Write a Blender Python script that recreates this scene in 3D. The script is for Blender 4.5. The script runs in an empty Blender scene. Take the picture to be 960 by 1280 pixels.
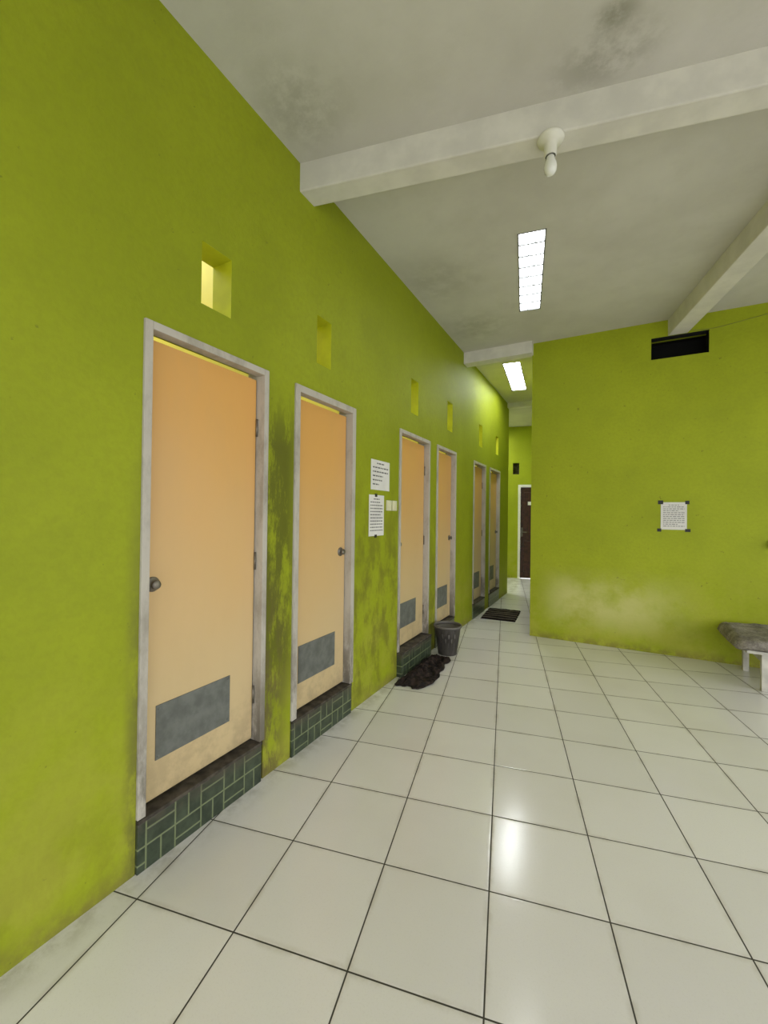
import bpy, bmesh, math, random
from mathutils import Vector, Matrix, noise
random.seed(3)
sc=bpy.context.scene
COL=sc.collection
PHI=math.radians(12.0)
XW=-1.59; HC=3.447

# ------------------------------------------------------------------ nodes helper
class NT:
    def __init__(s,name,rough=0.6,spec=0.4):
        s.m=bpy.data.materials.new(name); s.m.use_nodes=True
        s.t=s.m.node_tree; s.b=s.t.nodes['Principled BSDF']
        s.b.inputs['Roughness'].default_value=rough
        s.b.inputs['Specular IOR Level'].default_value=spec
        s.pos=None
    def n(s,typ,**k):
        nd=s.t.nodes.new(typ)
        for a,v in k.items(): setattr(nd,a,v)
        return nd
    def l(s,a,b): s.t.links.new(a,b)
    def P(s):
        if s.pos is None:
            tc=s.n('ShaderNodeTexCoord'); s.pos=tc.outputs['Object']
            sp=s.n('ShaderNodeSeparateXYZ'); s.l(s.pos,sp.inputs[0]); s.x,s.y,s.z=sp.outputs
        return s.pos
    def inp(s,sock,v):
        if isinstance(v,(int,float)): sock.default_value=v
        elif isinstance(v,(tuple,list)): sock.default_value=tuple(v) if len(v)==len(sock.default_value) else tuple(v)+(1,)
        else: s.l(v,sock)
    def math(s,op,a,b=0.0,c=None,clamp=False):
        nd=s.n('ShaderNodeMath',operation=op,use_clamp=clamp); s.inp(nd.inputs[0],a); s.inp(nd.inputs[1],b)
        if c is not None: s.inp(nd.inputs[2],c)
        return nd.outputs[0]
    def noise(s,scale,detail=4,rough=0.55,vec=None,stretch=None,dist=0):
        s.P(); v=vec or s.pos
        if stretch:
            mp=s.n('ShaderNodeMapping'); s.l(v,mp.inputs[0]); mp.inputs['Scale'].default_value=stretch; v=mp.outputs[0]
        nd=s.n('ShaderNodeTexNoise'); s.l(v,nd.inputs['Vector']); nd.inputs['Scale'].default_value=scale
        nd.inputs['Detail'].default_value=detail; nd.inputs['Roughness'].default_value=rough; nd.inputs['Distortion'].default_value=dist
        return nd.outputs['Fac']
    def mr(s,v,a,b,c=0.0,d=1.0,smooth=True):
        nd=s.n('ShaderNodeMapRange'); nd.interpolation_type='SMOOTHSTEP' if smooth else 'LINEAR'
        s.inp(nd.inputs['Value'],v)
        for k,x in zip(('From Min','From Max','To Min','To Max'),(a,b,c,d)): nd.inputs[k].default_value=x
        return nd.outputs['Result']
    def band(s,v,a,b,c,d):
        return s.math('MULTIPLY',s.mr(v,a,b),s.mr(v,c,d,1,0))
    def mul(s,*vs):
        r=vs[0]
        for v in vs[1:]: r=s.math('MULTIPLY',r,v)
        return r
    def mix(s,f,a,b,mode='MIX'):
        nd=s.n('ShaderNodeMix',data_type='RGBA',blend_type=mode)
        s.inp(nd.inputs[0],f); s.inp(nd.inputs[6],a); s.inp(nd.inputs[7],b); return nd.outputs[2]
    def color(s,c): s.inp(s.b.inputs['Base Color'],c)
    def rough(s,v): s.inp(s.b.inputs['Roughness'],v)
    def bump(s,h,strength=0.2,dist=0.01):
        nd=s.n('ShaderNodeBump'); nd.inputs['Strength'].default_value=strength; nd.inputs['Distance'].default_value=dist
        s.l(h,nd.inputs['Height']); s.l(nd.outputs[0],s.b.inputs['Normal']); return nd

def simple(name,col,rough=0.5,var=0.12,scale=12,metal=0,bump=0.05,spec=0.4):
    m=NT(name,rough,spec); n=m.noise(scale,5)
    d=tuple(c*(1-var) for c in col); u=tuple(min(1,c*(1+var)) for c in col)
    m.color(m.mix(m.mr(n,.3,.7),d,u)); m.b.inputs['Metallic'].default_value=metal
    if bump: m.bump(n,bump,.005)
    return m.m

# ------------------------------------------------------------------ materials
def wall_mat(name,kind):
    m=NT(name,.62,.3); m.P()
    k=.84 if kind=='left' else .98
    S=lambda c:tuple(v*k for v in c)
    big=m.noise(.9,3); med=m.noise(4,6,.6); fine=m.noise(40,4,.6)
    c=m.mix(m.mr(big,.3,.7),S((.315,.372,.008)),S((.385,.447,.013)))
    c=m.mix(m.mul(m.mr(fine,.35,.7),.25),c,S((.26,.29,.010)))
    c=m.mix(m.mul(m.mr(m.noise(2.2,7,.65),.42,.7),.25),c,S((.23,.27,.010)))
    sp=m.noise(22,3,.7); c=m.mix(m.mul(m.mr(sp,.68,.74),.5),c,(.10,.10,.01))
    low=m.mul(m.mr(m.z,1.15,.05),m.mr(med,.38,.62))
    c=m.mix(m.mul(low,.45),c,S((.46,.44,.065)))
    low2=m.mul(m.mr(m.z,.11,.0),m.mr(m.noise(9,6,.7),.35,.6))
    c=m.mix(m.mul(low2,.6),c,(.17,.13,.04))
    if kind=='left':
        st=m.noise(7,8,.75,stretch=(1,1,.32))
        a=m.mul(m.band(m.y,1.60,1.65,1.78,1.93),m.band(m.z,.15,.7,1.75,2.15),m.mr(st,.39,.52))
        c=m.mix(m.mul(a,.85),c,(.095,.098,.008))
        st3=m.noise(12,6,.7,stretch=(1,1,.4))
        a=m.mul(m.band(m.y,1.60,1.64,1.68,1.86),m.band(m.z,-.05,.03,.4,1.3),m.mr(st3,.40,.56))
        c=m.mix(m.mul(a,.8),c,(.12,.09,.035))
        st2=m.noise(7,7,.7,stretch=(1,1,.5))
        a=m.mul(m.band(m.y,2.4,2.55,3.1,3.6),m.band(m.z,.0,.1,.9,1.9),m.mr(st2,.42,.60))
        c=m.mix(m.mul(a,.65),c,(.14,.13,.015))
        a=m.mul(m.band(m.y,3.85,3.92,4.1,4.15),m.mr(m.z,2.0,.3),m.mr(st2,.36,.56))
        c=m.mix(m.mul(a,.6),c,(.13,.12,.015))
        a=m.mul(m.band(m.y,.5,.6,.93,1.0),m.mr(m.z,.6,.0),m.mr(st2,.40,.6))
        c=m.mix(m.mul(a,.30),c,(.20,.18,.02))
        a=m.mul(m.band(m.y,.90,.955,.975,1.0),m.mr(m.z,2.0,.4),m.mr(st2,.32,.52))
        c=m.mix(m.mul(a,.7),c,(.13,.12,.03))
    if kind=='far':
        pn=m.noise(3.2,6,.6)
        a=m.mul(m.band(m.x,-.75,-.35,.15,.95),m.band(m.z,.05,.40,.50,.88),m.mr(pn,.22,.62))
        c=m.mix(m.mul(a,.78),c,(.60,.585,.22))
    m.color(c); m.bump(m.noise(28,6,.6),.3,.006)
    return m.m
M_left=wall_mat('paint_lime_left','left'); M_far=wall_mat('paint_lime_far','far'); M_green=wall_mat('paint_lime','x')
M_reveal=simple('paint_lime_reveal_lit',(.50,.53,.015),.6,.08,10)  # wall lime brightened: stall light on the vent reveals is put into the colour

def ceil_mat():
    m=NT('ceiling_plaster',.8,.2); m.P()
    big=m.noise(1.1,5,.6); med=m.noise(5,7,.65)
    c=m.mix(m.mr(big,.35,.65),(.595,.575,.525),(.67,.65,.60))
    c=m.mix(m.mul(m.mr(med,.48,.72),.15),c,(.46,.44,.38))
    def patch(cx,cy,r,k,c,sx=1):
        dx=m.math('MULTIPLY',m.math('SUBTRACT',m.x,cx),sx); dy=m.math('SUBTRACT',m.y,cy)
        d=m.math('SQRT',m.math('ADD',m.mul(dx,dx),m.mul(dy,dy)))
        f=m.mul(m.mr(d,r,r*.15),m.mr(m.noise(7,8,.7),.34,.60),k)
        return m.mix(f,c,(.27,.26,.20))
    c=patch(-1.38,1.62,.34,.42,c); c=patch(-.02,2.06,.20,.55,c,.6); c=patch(.02,1.90,.09,.75,c,.7); c=patch(-1.3,3.4,.5,.25,c); c=patch(-1.25,4.4,.5,.3,c)
    m.color(c); m.bump(m.noise(14,6,.6),.25,.01); return m.m
M_ceil=ceil_mat()
M_beam=simple('beam_plaster',(.72,.695,.64),.75,.08,6,bump=.25,spec=.2)

def floor_mat():
    m=NT('floor_tile',.17,.5); m.P()
    S=.40685; co,si=math.cos(PHI),math.sin(PHI); ox,oy=-.37529,1.56202
    dx=m.math('SUBTRACT',m.x,ox); dy=m.math('SUBTRACT',m.y,oy)
    u=m.math('DIVIDE',m.math('ADD',m.mul(dx,co),m.mul(dy,si)),S)
    v=m.math('DIVIDE',m.math('SUBTRACT',m.mul(dy,co),m.mul(dx,si)),S)
    fu=m.math('FRACT',u); fv=m.math('FRACT',v)
    eu=m.math('MINIMUM',fu,m.math('SUBTRACT',1,fu)); ev=m.math('MINIMUM',fv,m.math('SUBTRACT',1,fv))
    e=m.math('MINIMUM',eu,ev)
    grout=m.mr(e,.0050,.0078,1,0)
    cb=m.n('ShaderNodeCombineXYZ'); m.l(m.math('FLOOR',u),cb.inputs[0]); m.l(m.math('FLOOR',v),cb.inputs[1])
    wn=m.n('ShaderNodeTexWhiteNoise'); m.l(cb.outputs[0],wn.inputs['Vector'])
    c=m.mix(m.mul(wn.outputs['Value'],.9),(.76,.74,.725),(.84,.82,.80))
    speck=m.noise(160,3,.7); c=m.mix(m.mul(m.mr(speck,.5,.75),.22),c,(.60,.57,.52))
    dirt=m.noise(1.6,4,.5); c=m.mix(m.mul(m.mr(dirt,.40,.80),.25),c,(.60,.56,.49))
    near=m.mul(m.mr(e,.06,.0),m.mr(m.noise(6,6,.7),.42,.65)); c=m.mix(m.mul(near,.45),c,(.46,.42,.34))
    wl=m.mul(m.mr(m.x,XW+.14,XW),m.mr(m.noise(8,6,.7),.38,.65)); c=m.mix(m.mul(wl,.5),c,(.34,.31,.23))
    c=m.mix(grout,c,(.045,.040,.030)); m.color(c)
    m.rough(m.math('ADD',.165,m.mul(grout,.6)))
    geo=m.n('ShaderNodeNewGeometry')
    vm=m.n('ShaderNodeVectorMath',operation='SUBTRACT'); m.l(wn.outputs['Color'],vm.inputs[0]); vm.inputs[1].default_value=(.5,.5,.5)
    vs=m.n('ShaderNodeVectorMath',operation='SCALE'); m.l(vm.outputs[0],vs.inputs[0]); vs.inputs['Scale'].default_value=.016
    va=m.n('ShaderNodeVectorMath',operation='ADD'); m.l(geo.outputs['Normal'],va.inputs[0]); m.l(vs.outputs[0],va.inputs[1])
    vn=m.n('ShaderNodeVectorMath',operation='NORMALIZE'); m.l(va.outputs[0],vn.inputs[0])
    h=m.mr(e,.0,.02)
    b=m.bump(h,.25,.002); m.l(vn.outputs[0],b.inputs['Normal'])
    return m.m
M_floor=floor_mat()

def step_mat():
    m=NT('step_green_tile',.3,.5); m.P(); S=.125
    u=m.math('DIVIDE',m.y,S); v=m.math('DIVIDE',m.math('ADD',m.z,.03),S)
    fu=m.math('FRACT',u); fv=m.math('FRACT',v)
    par=m.math('FLOORED_MODULO',m.math('ADD',m.math('FLOOR',u),m.math('FLOOR',v)),2)
    par=m.math('GREATER_THAN',par,.5)
    def mixf(f,a,b): return m.math('ADD',m.mul(a,m.math('SUBTRACT',1,f)),m.mul(b,f))
    w=mixf(par,fu,fv); o=mixf(par,fv,fu)
    w2=m.math('FRACT',m.math('MULTIPLY',w,2)); ew=m.math('MULTIPLY',m.math('MINIMUM',w2,m.math('SUBTRACT',1,w2)),.5)
    eo=m.math('MINIMUM',o,m.math('SUBTRACT',1,o)); e=m.math('MINIMUM',ew,eo)
    g=m.mr(e,.018,.036,1,0)
    n=m.noise(14,6,.65)
    c=m.mix(m.mr(n,.3,.7),(.024,.036,.022),(.060,.080,.050))
    c=m.mix(m.mul(g,.85),c,(.20,.235,.12))
    d=m.mul(m.mr(m.z,.12,.20),m.mr(n,.3,.6)); c=m.mix(m.mul(d,.75),c,(.07,.052,.04))
    m.color(c); m.bump(m.mr(e,.02,.05),.3,.003); return m.m
M_step=step_mat()

def leaf_mat():
    m=NT('door_leaf_peach',.38,.4); m.P()
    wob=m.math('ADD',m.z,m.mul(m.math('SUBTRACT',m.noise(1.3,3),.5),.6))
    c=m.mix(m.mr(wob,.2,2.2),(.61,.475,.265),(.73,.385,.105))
    st=m.noise(3,6,.65,stretch=(1,1,.3)); c=m.mix(m.mul(m.mr(st,.45,.75),.22),c,(.52,.36,.17))
    low=m.mul(m.mr(m.z,.60,.22),m.mr(m.noise(10,6,.7),.38,.65)); c=m.mix(m.mul(low,.5),c,(.33,.25,.15))
    m.color(c); return m.m
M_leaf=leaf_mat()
_f=NT('door_frame_paint',.6,.3); _f.P(); _n=_f.noise(9,7,.7,stretch=(1,1,.4))
_c=_f.mix(_f.mr(_n,.42,.72),(.50,.465,.41),(.34,.31,.26)); _c=_f.mix(_f.mul(_f.mr(_f.z,.75,.2),_f.mr(_n,.36,.58),.8),_c,(.11,.095,.07)); _f.color(_c); _f.bump(_n,.15,.004)
M_frame=_f.m
M_plate=simple('galvanised_plate',(.135,.142,.128),.55,.20,16,metal=.0,bump=.1)
M_grime=simple('grimy_cement',(.06,.05,.038),.85,.5,20,bump=.4)
M_brass=simple('aged_steel',(.20,.18,.15),.45,.25,30,metal=.7)
M_white=simple('white_plastic',(.78,.76,.68),.35,.04,10,bump=0)
M_benchw=simple('bench_white_paint',(.55,.53,.47),.6,.18,10,bump=.1)
M_bulb=simple('bulb_glass',(.82,.82,.78),.15,.02,10,bump=0)
M_paper=simple('paper',(.74,.725,.70),.7,.05,8,bump=.05)
M_ink=simple('ink',(.12,.12,.12),.7,.1,8,bump=0)
M_black=simple('black_tape',(.012,.012,.012),.5,.2,20,bump=0)
M_wire=simple('wire_sheath',(.20,.22,.05),.6,.2,20,bump=0)
M_dark=simple('vent_shade_black',(.004,.004,.004),.9,.2,10,bump=0)  # near-black colour standing in for the shade inside the far-wall vent
M_cream=simple('cream_paint',(.66,.64,.44),.6,.06,3)
M_stall=simple('stall_paint_yellow',(.80,.72,.16),.5,.05,4)
M_brown=simple('brown_door_wood',(.045,.014,.010),.35,.4,18)
M_concrete=simple('concrete_ground',(.42,.41,.38),.9,.15,2,bump=.2)
M_bar=simple('skylight_bar_grey',(.22,.23,.23),.6,.05,10,bump=0)

def bucket_mat():
    m=NT('grey_plastic_bucket',.45,.4); n=m.noise(14,4); m.color(m.mix(n,(.10,.09,.082),(.18,.165,.145))); return m.m
M_bucket=bucket_mat()
def rag_mat():
    m=NT('dark_rag_cloth',.95,.1); n=m.noise(26,6,.7)
    c=m.mix(m.mr(n,.4,.6),(.014,.012,.012),(.046,.032,.028)); m.color(c); m.bump(m.noise(90,4),.6,.004); return m.m
M_rag=rag_mat()
def mat_mat():
    m=NT('striped_doormat_cloth',.95,.1); m.P()
    w=m.math('FRACT',m.math('MULTIPLY',m.y,8.0)); s=m.mr(w,.60,.68)
    c=m.mix(s,(.012,.010,.010),(.13,.11,.085)); c=m.mix(m.mul(m.mr(m.noise(50,4),.4,.7),.5),c,(.04,.025,.025)); m.color(c); m.bump(m.noise(120,3),.6,.004); return m.m
M_mat=mat_mat()
def cushion_mat():
    m=NT('grey_woven_cushion',.95,.1); n=m.noise(8,7,.7); f=m.noise(70,4,.7)
    c=m.mix(m.mr(n,.35,.65),(.20,.18,.155),(.36,.33,.285)); c=m.mix(m.mul(m.mr(f,.45,.7),.65),c,(.10,.085,.07)); m.color(c); m.bump(f,.8,.008); return m.m
M_cush=cushion_mat()

def sky_mat(strength):
    m=NT('skylight_frosted_glass_%d'%strength,.2); 
    n=m.noise(6,4)
    e=m.mr(n,.3,.7,.75,1.0)
    m.color((.8,.82,.82)); m.b.inputs['Emission Color'].default_value=(.95,.98,1,1)
    m.l(m.math('MULTIPLY',e,strength),m.b.inputs['Emission Strength']); return m.m

# ------------------------------------------------------------------ geometry helpers
def link(name,me,mats=(),parent=None,smooth=False):
    o=bpy.data.objects.new(name,me); COL.objects.link(o)
    for mm in mats: me.materials.append(mm)
    if smooth:
        for p in me.polygons: p.use_smooth=True
    if parent: o.parent=parent
    return o
def bm_obj(name,bm,mats,parent=None,smooth=False):
    bmesh.ops.recalc_face_normals(bm,faces=bm.faces)
    me=bpy.data.meshes.new(name); bm.to_mesh(me); bm.free(); return link(name,me,mats,parent,smooth)
def add_box(bm,x0,x1,y0,y1,z0,z1,mi=0,bev=0,M=None):
    r=bmesh.ops.create_cube(bm,size=1)
    vs=r['verts']
    for v in vs: v.co=Vector(((x0+x1)/2+v.co.x*(x1-x0),(y0+y1)/2+v.co.y*(y1-y0),(z0+z1)/2+v.co.z*(z1-z0)))
    fs=set(f for v in vs for f in v.link_faces)
    if bev:
        es=list(set(e for v in vs for e in v.link_edges))
        rr=bmesh.ops.bevel(bm,geom=es,offset=bev,segments=2,affect='EDGES',profile=.6)
        fs=set(rr['faces'])|set(f for f in fs if f.is_valid)
        vs=list(set(v for f in fs for v in f.verts))
    for f in fs: f.material_index=mi
    if M is not None:
        for v in vs: v.co=M@v.co
    return vs
def box(name,x0,x1,y0,y1,z0,z1,mat,parent=None,bev=0,M=None):
    bm=bmesh.new(); add_box(bm,x0,x1,y0,y1,z0,z1,0,bev,M); return bm_obj(name,bm,[mat],parent)
def empty(name,loc=(0,0,0)):
    e=bpy.data.objects.new(name,None); COL.objects.link(e); e.empty_display_size=.1; return e
def lathe(bm,prof,seg=32,M=None,mi=0):
    rings=[]
    for r,z in prof:
        rings.append([bm.verts.new((r*math.cos(2*math.pi*i/seg),r*math.sin(2*math.pi*i/seg),z)) for i in range(seg)] if r>1e-6 else [bm.verts.new((0,0,z))])
    fs=[]
    for a,b in zip(rings,rings[1:]):
        for i in range(seg):
            j=(i+1)%seg
            if len(a)==1 and len(b)==1: continue
            if len(a)==1: f=bm.faces.new((a[0],b[i],b[j]))
            elif len(b)==1: f=bm.faces.new((a[i],a[j],b[0]))
            else: f=bm.faces.new((a[i],a[j],b[j],b[i]))
            f.material_index=mi; f.smooth=True; fs.append(f)
    if M is not None:
        for rg in rings:
            for v in rg: v.co=M@v.co
    return fs
def wall_holes(name,axis,c0,c1,u0,u1,z0,z1,holes,mat,reveal=None):
    us=sorted(set([u0,u1]+[h[0] for h in holes]+[h[1] for h in holes])); zs=sorted(set([z0,z1]+[h[2] for h in holes]+[h[3] for h in holes]))
    def solid(i,j):
        if i<0 or j<0 or i>=len(us)-1 or j>=len(zs)-1: return False
        u=(us[i]+us[i+1])/2; z=(zs[j]+zs[j+1])/2
        return not any(h[0]<u<h[1] and h[2]<z<h[3] for h in holes)
    bm=bmesh.new()
    P=(lambda c,u,z:(c,u,z)) if axis=='x' else (lambda c,u,z:(u,c,z))
    def q(*pts,mi=0):
        f=bm.faces.new([bm.verts.new(p) for p in pts]); f.material_index=mi
    for i in range(len(us)-1):
        for j in range(len(zs)-1):
            if not solid(i,j): continue
            a,b,c,d=us[i],us[i+1],zs[j],zs[j+1]
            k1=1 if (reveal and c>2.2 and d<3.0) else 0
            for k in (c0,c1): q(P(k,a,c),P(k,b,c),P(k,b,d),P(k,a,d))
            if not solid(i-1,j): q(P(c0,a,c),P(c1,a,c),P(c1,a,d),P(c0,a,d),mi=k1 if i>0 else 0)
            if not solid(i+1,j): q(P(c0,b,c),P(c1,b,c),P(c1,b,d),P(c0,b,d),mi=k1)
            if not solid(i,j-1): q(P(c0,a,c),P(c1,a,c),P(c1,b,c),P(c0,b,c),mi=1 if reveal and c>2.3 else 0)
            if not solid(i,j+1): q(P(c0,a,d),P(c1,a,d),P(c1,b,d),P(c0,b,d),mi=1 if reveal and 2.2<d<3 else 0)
    bmesh.ops.remove_doubles(bm,verts=bm.verts,dist=1e-5)
    return bm_obj(name,bm,[mat]+([reveal] if reveal else []))

# ------------------------------------------------------------------ shell
doors=[(.965,1.635),(1.85,2.50),(3.22,3.92),(4.12,4.75),(5.50,6.13),(6.37,7.06)]
vents=[(1.22,1.385,2.33,2.61),(2.05,2.20,2.34,2.64),(3.455,3.62,2.345,2.665),(4.44,4.615,2.37,2.70),(5.76,5.93,2.39,2.70),(6.76,6.94,2.41,2.71)]
holes=[(a,b,0.0,2.155) for a,b in doors]+vents
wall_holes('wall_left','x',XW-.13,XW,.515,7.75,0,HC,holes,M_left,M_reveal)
box('pillar_left',XW-.13,XW+.004,-.1,.515,0,HC,M_cream)
box('wall_left_rear',XW-.13,XW,-2.6,-.1,0,HC,M_green)
wall_holes('wall_passage_left','x',-4.1,-4.0,7.75,10.6,0,HC,[(7.9,9.1,0,2.9)],M_green)
box('wall_passage_near',-4.1,XW-.13,7.62,7.75,0,HC,M_green)
wall_holes('wall_far','y',5.12,5.26,-.785,3.6,0,HC,[(.40,.885,3.055,3.275)],M_far)
box('wall_corridor_right',-.785,-.655,5.26,10.3,0,HC,M_green)
wall_holes('wall_right','x',3.6,3.74,-2.6,10.6,0,HC,[(-2.3,.9,.0,2.75),(1.2,4.6,0,2.75)],M_green)
wall_holes('wall_back','y',-2.74,-2.6,-1.72,3.74,0,HC,[(-1.3,3.3,0,2.75)],M_green)
bm=bmesh.new(); add_box(bm,.36,.93,5.40,5.42,3.0,3.32); add_box(bm,.36,.93,5.26,5.42,3.0,3.02); add_box(bm,.36,.93,5.26,5.42,3.30,3.32)
add_box(bm,.36,.38,5.26,5.42,3.0,3.32); add_box(bm,.91,.93,5.26,5.42,3.0,3.32); bm_obj('vent_shade_box',bm,[M_dark])  # added black box behind the vent so the opening reads as dark
bm=bmesh.new(); 
add_box(bm,.40,.885,5.112,5.20,3.268,3.275);add_box(bm,.40,.885,5.13,5.25,3.055,3.060);add_box(bm,.40,.405,5.13,5.25,3.055,3.275);add_box(bm,.88,.885,5.13,5.25,3.055,3.275)
bm_obj('vent_shade_lining',bm,[M_dark])  # black strips paint the shade onto the inner edges of the vent

E=Matrix.Translation((-1.75,9.72,0))@Matrix.Rotation(PHI,4,'Z')
o=wall_holes('wall_end','y',0,.13,-2.6,1.35,0,HC,[(-.02,.78,0,2.12),(-.14,.0,2.36,2.62),(.30,.44,2.36,2.62)],M_green); o.matrix_world=E
box('floor',-4.1,3.6,-2.6,10.6,-.06,0,M_floor)
box('ground_outside',-14,16,-16,18,-.12,-.061,M_concrete)

def rotM(cx,cy,ang): return Matrix.Translation((cx,cy,0))@Matrix.Rotation(ang,4,'Z')
SK=[((-.585,3.68),math.radians(9.5),.20,1.20,10.0),((-1.195,6.27),math.radians(5.5),.23,1.28,34.0),((-2.45,8.65),0.0,.45,1.25,30.0)]  # last entry is an added, unseen panel that brightens the end wall
bm=bmesh.new()
pts=[(-1.72,-2.74),(3.74,-2.74),(3.74,10.7),(-4.1,10.7),(-4.1,7.62),(-1.72,7.62)]
vs=[bm.verts.new((x,y,HC)) for x,y in pts]; f=bm.faces.new(vs)
ex=bmesh.ops.extrude_face_region(bm,geom=[f]); bmesh.ops.translate(bm,vec=(0,0,.14),verts=[g for g in ex['geom'] if isinstance(g,bmesh.types.BMVert)])
ceil=bm_obj('ceiling',bm,[M_ceil])
for k,((cx,cy),ang,w,l,st) in enumerate(SK):
    cut=box('cut',-w/2,w/2,-l/2,l/2,HC-.1,HC+.3,M_ceil,M=rotM(cx,cy,ang))
    md=ceil.modifiers.new('b','BOOLEAN'); md.object=cut; md.operation='DIFFERENCE'; md.solver='EXACT'
    dg=bpy.context.evaluated_depsgraph_get(); dg.update()
    me=bpy.data.meshes.new_from_object(ceil.evaluated_get(dg)); ceil.modifiers.clear(); ceil.data=me
    bpy.data.objects.remove(cut,do_unlink=True)
    e=empty('skylight' if k==0 else 'skylight.%03d'%k)  # the passage one is only a light source added out of view
    M=rotM(cx,cy,ang)
    box('glass_panel',-w/2,w/2,-l/2,l/2,HC+.012,HC+.022,sky_mat(st),e,M=M)
    bm=bmesh.new(); t=.0055; nrow=8
    for i in range(1,nrow): 
        y=-l/2+l*i/nrow; add_box(bm,-w/2,w/2,y-t,y+t,HC+.001,HC+.0115,0,0,M)
    for s_ in (-w/2+.005,w/2-.005): add_box(bm,s_-.005,s_+.005,-l/2,l/2,HC-.002,HC+.0115,0,0,M)
    for s_ in (-l/2+.005,l/2-.005): add_box(bm,-w/2,w/2,s_-.005,s_+.005,HC-.002,HC+.0115,0,0,M)
    for i in range(nrow):
        xx=(-.02 if i%2 else .025); add_box(bm,xx-.0025,xx+.0025,-l/2+l*i/nrow,-l/2+l*(i+1)/nrow,HC+.003,HC+.0115,0,0,M)
    bm_obj('glazing_bars',bm,[M_bar],e)

BD=.165
Bm=Matrix.Translation((-1.63,1.862,0))@Matrix.Rotation(PHI,4,'Z')
box('beam_cross',0.03,5.35,0,.135,HC-BD,HC+.01,M_beam,bev=.008,M=Bm)
Bm2=Matrix.Translation((.54,5.14,0))@Matrix.Rotation(PHI,4,'Z')
box('beam_long',0,.165,-3.02,.02,HC-.165,HC+.01,M_beam,bev=.008,M=Bm2)
box('beam_corridor',-1.60,-.775,5.02,5.17,HC-.14,HC+.01,M_beam,bev=.006,M=None)
box('beam_passage',-4.0,-.78,7.62,7.77,HC-.08,HC+.01,M_beam,bev=.006)

bm=bmesh.new()
add_box(bm,-3.3,-3.2,.4,7.62,0,3.3)
for y in (.45,1.74,2.85,4.02,5.1,6.25,7.5): add_box(bm,-3.2,XW-.13,y-.05,y+.05,0,3.3)
bm_obj('wall_stalls',bm,[M_stall])
# ------------------------------------------------------------------ doors
knob_right=[False,True,False,True,False,True]
for i,(a,b) in enumerate(doors):
    d=empty('door_%d'%(i+1)); z0=.209; z1=2.155; fw=.033 if i!=1 else .042
    bm=bmesh.new()
    add_box(bm,XW-.11,XW+.012,a,a+fw,z0,z1,0,.003); add_box(bm,XW-.11,XW+.012,b-fw,b,z0,z1,0,.003); add_box(bm,XW-.046,XW+.012,a+fw,b-fw,z1-fw,z1,0,.003)
    add_box(bm,XW-.10,XW-.081,a+fw,a+fw+.012,z0,z1-fw,0); add_box(bm,XW-.10,XW-.081,b-fw-.012,b-fw,z0,z1-fw,0)
    bm_obj('frame',bm,[M_frame],d)
    la,lb=a+fw+.003,b-fw-.006; lx=XW-.042
    bm=bmesh.new(); add_box(bm,lx-.028,lx,la,lb,z0+.012,z1-fw-.020,0,.003)
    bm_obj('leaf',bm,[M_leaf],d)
    bm=bmesh.new(); pa=la+.065; add_box(bm,lx+.0002,lx+.004,pa,min(pa+.38,lb-.09),.375,.600,0,.001)
    for yy in (pa+.012,min(pa+.38,lb-.09)-.012):
        for zz in (.39,.585): lathe(bm,[(0,.003),(.005,.002),(.006,0)],10,Matrix.Translation((lx+.004,yy,zz))@Matrix.Rotation(math.pi/2,4,'Y'))
    bm_obj('kick_plate',bm,[M_plate],d)
    ky=(lb-.055) if knob_right[i] else la+.042
    bm=bmesh.new(); K=Matrix.Translation((lx,ky,1.105 if i==0 else 1.14))@Matrix.Rotation(math.pi/2,4,'Y')
    lathe(bm,[(.031,0),(.031,.003),(.026,.006),(.009,.008),(.008,.014),(.017,.018),(.020,.026),(.017,.033),(.008,.036),(0,.036)],24,K)
    bm_obj('knob',bm,[M_brass],d)
    hy=(la-.001) if knob_right[i] else lb+.002
    bm=bmesh.new()
    for zz in (.45,1.15,1.85): lathe(bm,[(0,-.045),(.006,-.045),(.006,.045),(0,.045)],12,Matrix.Translation((lx+.005,hy,zz)))
    bm_obj('hinges',bm,[M_brass],d)
    s=empty('door_step' if i==0 else 'door_step.%03d'%i)
    pr=.012 if i!=2 else .05
    box('tile_riser',XW-.12,XW+pr,a+.001,b-.02,0,.192,M_step,s,bev=.003)
    box('cement_ledge',XW-.12,XW+pr+.004,a+.001,b-.018,.192,.207,M_grime,s,bev=.004)

d=empty('door_7')
bm=bmesh.new()
for x0,x1,z0,z1 in ((-.02,.03,0,2.12),(.73,.78,0,2.12),(.03,.73,2.07,2.12)): add_box(bm,x0,x1,-.015,.10,z0,z1,0,.003,E)
bm_obj('frame',bm,[M_white],d)
bm=bmesh.new(); add_box(bm,.033,.727,.02,.06,.01,2.065,0,.002,E)
for z0,z1 in ((.15,.85),(1.05,1.95)):
    for x0 in (.11,.41): add_box(bm,x0,x0+.24,.010,.022,z0,z1,0,.008,E)
bm_obj('leaf',bm,[M_brown],d)
bm=bmesh.new(); add_box(bm,.05,.085,.012,.022,.95,1.15,0,.002,E); add_box(bm,.06,.17,-.03,-.015,1.04,1.06,0,.004,E); add_box(bm,.06,.075,-.03,.015,1.04,1.06,0,0,E)
bm_obj('handle',bm,[M_brass],d)
bm=bmesh.new(); add_box(bm,.19,.27,.006,.010,1.66,1.74,0,0,E); bm_obj('label',bm,[M_paper],d)
bm=bmesh.new(); add_box(bm,-.2,.5,.131,.16,2.3,2.7,0,0,E); bm_obj('vent_backing',bm,[M_grime])

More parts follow.
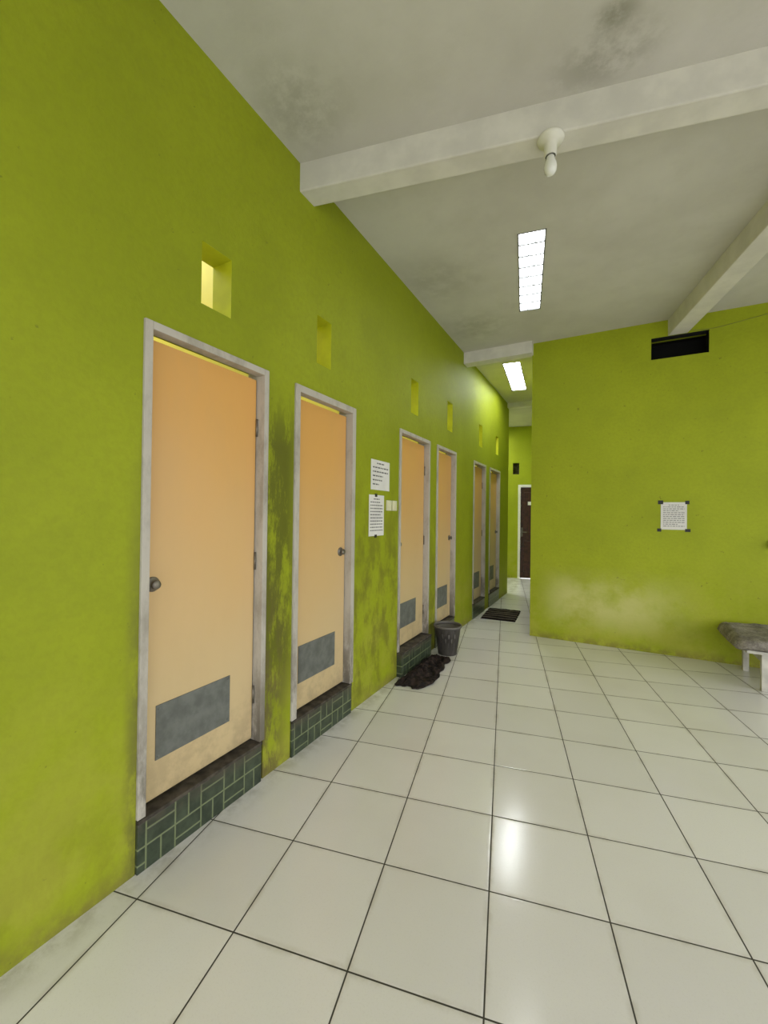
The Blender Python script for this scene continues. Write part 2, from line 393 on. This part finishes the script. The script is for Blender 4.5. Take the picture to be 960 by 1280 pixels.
# ------------------------------------------------------------------ papers
def paper(name,axis,u0,u1,z0,z1,rows,tapes,seed,title=True):
    random.seed(seed); bm=bmesh.new(); t=.0012
    def bx(ua,ub,za,zb,d0,d1,mi):
        if axis=='x': add_box(bm,XW+d0,XW+d1,ua,ub,za,zb,mi)
        else: add_box(bm,ua,ub,5.12-d1,5.12-d0,za,zb,mi)
    bx(u0,u1,z0,z1,.001,.001+t,0)
    W=u1-u0;Hh=z1-z0; m=.09*W
    pit=(Hh*.84)/rows
    for r in range(rows):
        z=z1-Hh*.09-pit*r; ua=u0+m; ue=u1-m
        if r==0 and title: ua=u0+W*.3; ue=u1-W*.3
        elif random.random()<.35: ue=u0+W*random.uniform(.4,.8)
        while ua<ue:
            wl=random.uniform(.05,.14)*W; wl=min(wl,ue-ua); bx(ua,ua+wl,z-pit*.30,z,.001+t,.0016+t,1); ua+=wl+.03*W
    for (ua,ub,za,zb) in tapes: bx(ua,ub,za,zb,.0008,.004,2)
    return bm_obj(name,bm,[M_paper,M_ink,M_black])
paper('notice_paper','x',2.735,3.04,1.595,1.83,6,[],1)
paper('notice_paper.001','x',2.71,2.95,1.235,1.555,11,[(2.80,2.835,1.54,1.565),(2.80,2.835,1.222,1.245)],2)
paper('notice_paper.002','y',.495,.715,1.285,1.565,12,[(.47,.515,1.545,1.585),(.70,.735,1.545,1.58),(.465,.50,1.262,1.295),(.70,.745,1.265,1.295)],3)
e=empty('light_switch')
for k,yy in enumerate((2.985,3.085)):
    bm=bmesh.new(); add_box(bm,XW,XW+.014,yy,yy+.08,1.435,1.52,0,.004); add_box(bm,XW+.012,XW+.02,yy+.022,yy+.058,1.455,1.50,0,.003)
    bm_obj('plate_%d'%(k+1),bm,[M_cream],e)

# ------------------------------------------------------------------ bulb on beam
e=empty('ceiling_lamp')
T=Matrix.Translation((-.258,2.18,HC-BD))@Matrix.Diagonal((1,1,-1,1))
bm=bmesh.new()
lathe(bm,[(0,0),(.062,0),(.064,.006),(.060,.016),(.046,.026),(.034,.032),(.030,.036),(.030,.085),(.027,.092),(.024,.092)],40,T)
bm_obj('lampholder',bm,[M_white],e)
bm=bmesh.new()
lathe(bm,[(0,.088),(.018,.090),(.020,.10),(.022,.112),(.029,.130),(.031,.148),(.028,.166),(.020,.178),(.010,.184),(0,.186)],32,T)
bm_obj('bulb',bm,[M_bulb],e)

cu=bpy.data.curves.new('wire_cable','CURVE'); cu.dimensions='3D'; cu.bevel_depth=.0022; sp=cu.splines.new('NURBS')
pp=[(.70,5.115,3.31),(.85,5.116,3.275),(1.05,5.116,3.295),(1.3,5.116,3.34),(1.8,5.116,3.39),(2.6,5.116,3.42)]
sp.points.add(len(pp)-1)
for q,c in zip(sp.points,pp): q.co=(*c,1)
sp.use_endpoint_u=True; cu.materials.append(M_wire)
o=bpy.data.objects.new('wire_cable',cu); COL.objects.link(o)
bm=bmesh.new(); add_box(bm,1.335,1.40,5.085,5.12,1.13,1.20,0,.006); add_box(bm,1.345,1.365,5.06,5.09,1.145,1.165,0,.003); bm_obj('wall_hook',bm,[M_black])

# ------------------------------------------------------------------ bucket
def bucket():
    bm=bmesh.new(); seg=48; hs=[0,.012,.04,.085,.13,.175,.22,.27,.285]; 
    R=lambda z:.094+.040*(z/.29)
    rings=[[bm.verts.new((R(z)*math.cos(2*math.pi*i/seg),R(z)*math.sin(2*math.pi*i/seg),z)) for i in range(seg)] for z in hs]
    for k,(a,b) in enumerate(zip(rings,rings[1:])):
        for i in range(seg):
            if 2<=k<=5 and (i+2*k)%4==1: continue
            bm.faces.new((a[i],a[(i+1)%seg],b[(i+1)%seg],b[i])).smooth=True
    bm.faces.new(rings[0][::-1])
    bmesh.ops.solidify(bm,geom=bm.faces[:],thickness=.003)
    lathe(bm,[(.130,.272),(.141,.272),(.144,.278),(.144,.288),(.140,.293),(.133,.292),(.130,.285),(.130,.272)],48)
    lathe(bm,[(0,.02),(.090,.02),(.118,.20),(.126,.262),(.122,.262),(.114,.20),(.086,.026),(0,.026)],48)
    o=bm_obj('waste_bucket',bm,[M_bucket]); o.location=(-1.415,4.03,.001)
bucket()
def rag():
    bm=bmesh.new(); nx,ny=60,90
    g=[]
    for i in range(nx+1):
        row=[]
        for j in range(ny+1):
            u=i/nx; v=j/ny
            x=-1.53+ (u)*.27*(0.75+.35*math.sin(math.pi*v)**.6)*(1-.25*v)+.03*noise.noise((u*3,v*6,0))*(.3+u)+(.02*math.sin(v*9) if u>.9 else 0)
            y=3.06+v*.84+.05*noise.noise((u*4,v*3,7))
            h=abs(noise.noise((u*2.6,v*5,2)))*.055+abs(noise.noise((u*8,v*15,5)))*.020
            edge=min(u,1-u,v,1-v); h*=min(1,edge*9+.1)
            h+=.02*math.exp(-((u-.3)/.25)**2-((v-.55)/.3)**2)
            row.append(bm.verts.new((x,y,.008+h)))
        g.append(row)
    for i in range(nx):
        for j in range(ny): bm.faces.new((g[i][j],g[i+1][j],g[i+1][j+1],g[i][j+1])).smooth=True
    o=bm_obj('floor_rag',bm,[M_rag]); md=o.modifiers.new('s','SOLIDIFY'); md.thickness=.006; md.offset=-1
rag()
def mat():
    bm=bmesh.new(); nx,ny=30,50; g=[]
    for i in range(nx+1):
        row=[]
        for j in range(ny+1):
            u,v=i/nx,j/ny; x=-.23+u*.46; y=-.34+v*.68
            z=.014+.012*abs(noise.noise((u*3,v*5,1)))+.004*noise.noise((u*30,v*40,1))
            if min(u,1-u,v,1-v)<.02: z=.004
            x+=.008*noise.noise((v*7,u,3)); row.append(bm.verts.new((x,y,z)))
        g.append(row)
    for i in range(nx):
        for j in range(ny): bm.faces.new((g[i][j],g[i+1][j],g[i+1][j+1],g[i][j+1])).smooth=True
    o=bm_obj('striped_doormat',bm,[M_mat]); o.location=(-1.305,5.98,0); o.rotation_euler=(0,0,math.radians(4))
    md=o.modifiers.new('s','SOLIDIFY'); md.thickness=.003; md.offset=-1
mat()
e=empty('bench'); DZ=-.045
bm=bmesh.new()
for x in (1.145,2.45):
    for y in (4.46,4.98): add_box(bm,x-.022,x+.022,y-.022,y+.022,0,.35+DZ,0,.004)
for y in (4.46,4.98): add_box(bm,1.145,2.45,y-.012,y+.012,.27+DZ,.35+DZ,0,.003)
for x in (1.145,2.45): add_box(bm,x-.012,x+.012,4.46,4.98,.27+DZ,.35+DZ,0,.003)
add_box(bm,1.02,2.56,4.40,5.05,.35+DZ,.375+DZ,0,.004)
bm_obj('frame',bm,[M_benchw],e)
def cushion():
    bm=bmesh.new(); nx,ny=90,50; X0,X1,Y0,Y1=.94,2.62,4.36,5.09
    top=[];bot=[]
    for i in range(nx+1):
        rt=[];rb=[]
        for j in range(ny+1):
            u,v=i/nx*2-1,j/ny*2-1
            cx=(X0+X1)/2; cy=(Y0+Y1)/2; x=cx+u*(X1-X0)/2; y=cy+v*(Y1-Y0)/2
            dx=min(x-X0,X1-x); dy=min(y-Y0,Y1-y); r=.09
            if dx<r and dy<r:
                sx=(r-dx); sy=(r-dy); L=math.hypot(sx,sy); mx=max(sx,sy)
                k=(mx/L) if L>0 else 1
                ccx=X0+r if x-X0<X1-x else X1-r; ccy=Y0+r if y-Y0<Y1-y else Y1-r
                x=ccx+(x-ccx)*k; y=ccy+(y-ccy)*k
            e_=min(dx,dy); q=max(0,min(1,e_/.06)); h=math.sqrt(max(0,1-(1-q)**2))
            n1=noise.noise((x*4,y*4,0))*.018+noise.noise((x*14,y*14,3))*.010
            drop=-.03*max(0,1-dx/.12)+.012*noise.noise((x*9,y*9,8))
            rt.append(bm.verts.new((x,y,.420+DZ+drop*(1-q)+.050*h+n1*h)))
            rb.append(bm.verts.new((x,y,.420+DZ+drop*(1-q)-.043*h)) if 0<i<nx and 0<j<ny else rt[-1])
        top.append(rt);bot.append(rb)
    for i in range(nx):
        for j in range(ny):
            bm.faces.new((top[i][j],top[i+1][j],top[i+1][j+1],top[i][j+1])).smooth=True
            try: bm.faces.new((bot[i][j],bot[i][j+1],bot[i+1][j+1],bot[i+1][j])).smooth=True
            except ValueError: pass
    bm_obj('cushion',bm,[M_cush],e)
cushion()

# ------------------------------------------------------------------ light
w=bpy.data.worlds.new('World'); sc.world=w; w.use_nodes=True
bg=w.node_tree.nodes['Background']; bg.inputs[0].default_value=(.96,.975,1.0,1); bg.inputs[1].default_value=3.15
def portal(name,loc,rot,sx,sy):
    L=bpy.data.lights.new(name,'AREA'); L.shape='RECTANGLE'; L.size=sx; L.size_y=sy; L.cycles.is_portal=True
    o=bpy.data.objects.new(name,L); COL.objects.link(o); o.location=loc; o.rotation_euler=rot
portal('portal_right_a',(3.67,-.7,1.375),(0,math.radians(90),0),2.75,3.2)
portal('portal_right_b',(3.67,2.9,1.375),(0,math.radians(90),0),2.75,3.4)
portal('portal_back',(1.0,-2.67,1.375),(math.radians(90),0,0),4.6,2.75)
portal('portal_stalls',(-2.45,4.0,3.35),(0,0,0),1.5,7.2)
portal('portal_passage',(-4.05,8.5,1.45),(0,math.radians(-90),0),2.9,1.2)

cd=bpy.data.cameras.new('camera'); cam=bpy.data.objects.new('camera',cd); COL.objects.link(cam)
cd.sensor_fit='HORIZONTAL'; cd.sensor_width=36; cd.lens=516.894/960*36; cd.clip_start=.02; cd.clip_end=100
cam.matrix_world=Matrix.Translation((0,0,1.4))@Matrix.Rotation(.49352,4,'Z')@Matrix.Rotation(math.pi/2+.00698,4,'X')@Matrix.Rotation(.01230,4,'Z')
sc.camera=cam
sc.view_settings.view_transform='Standard'
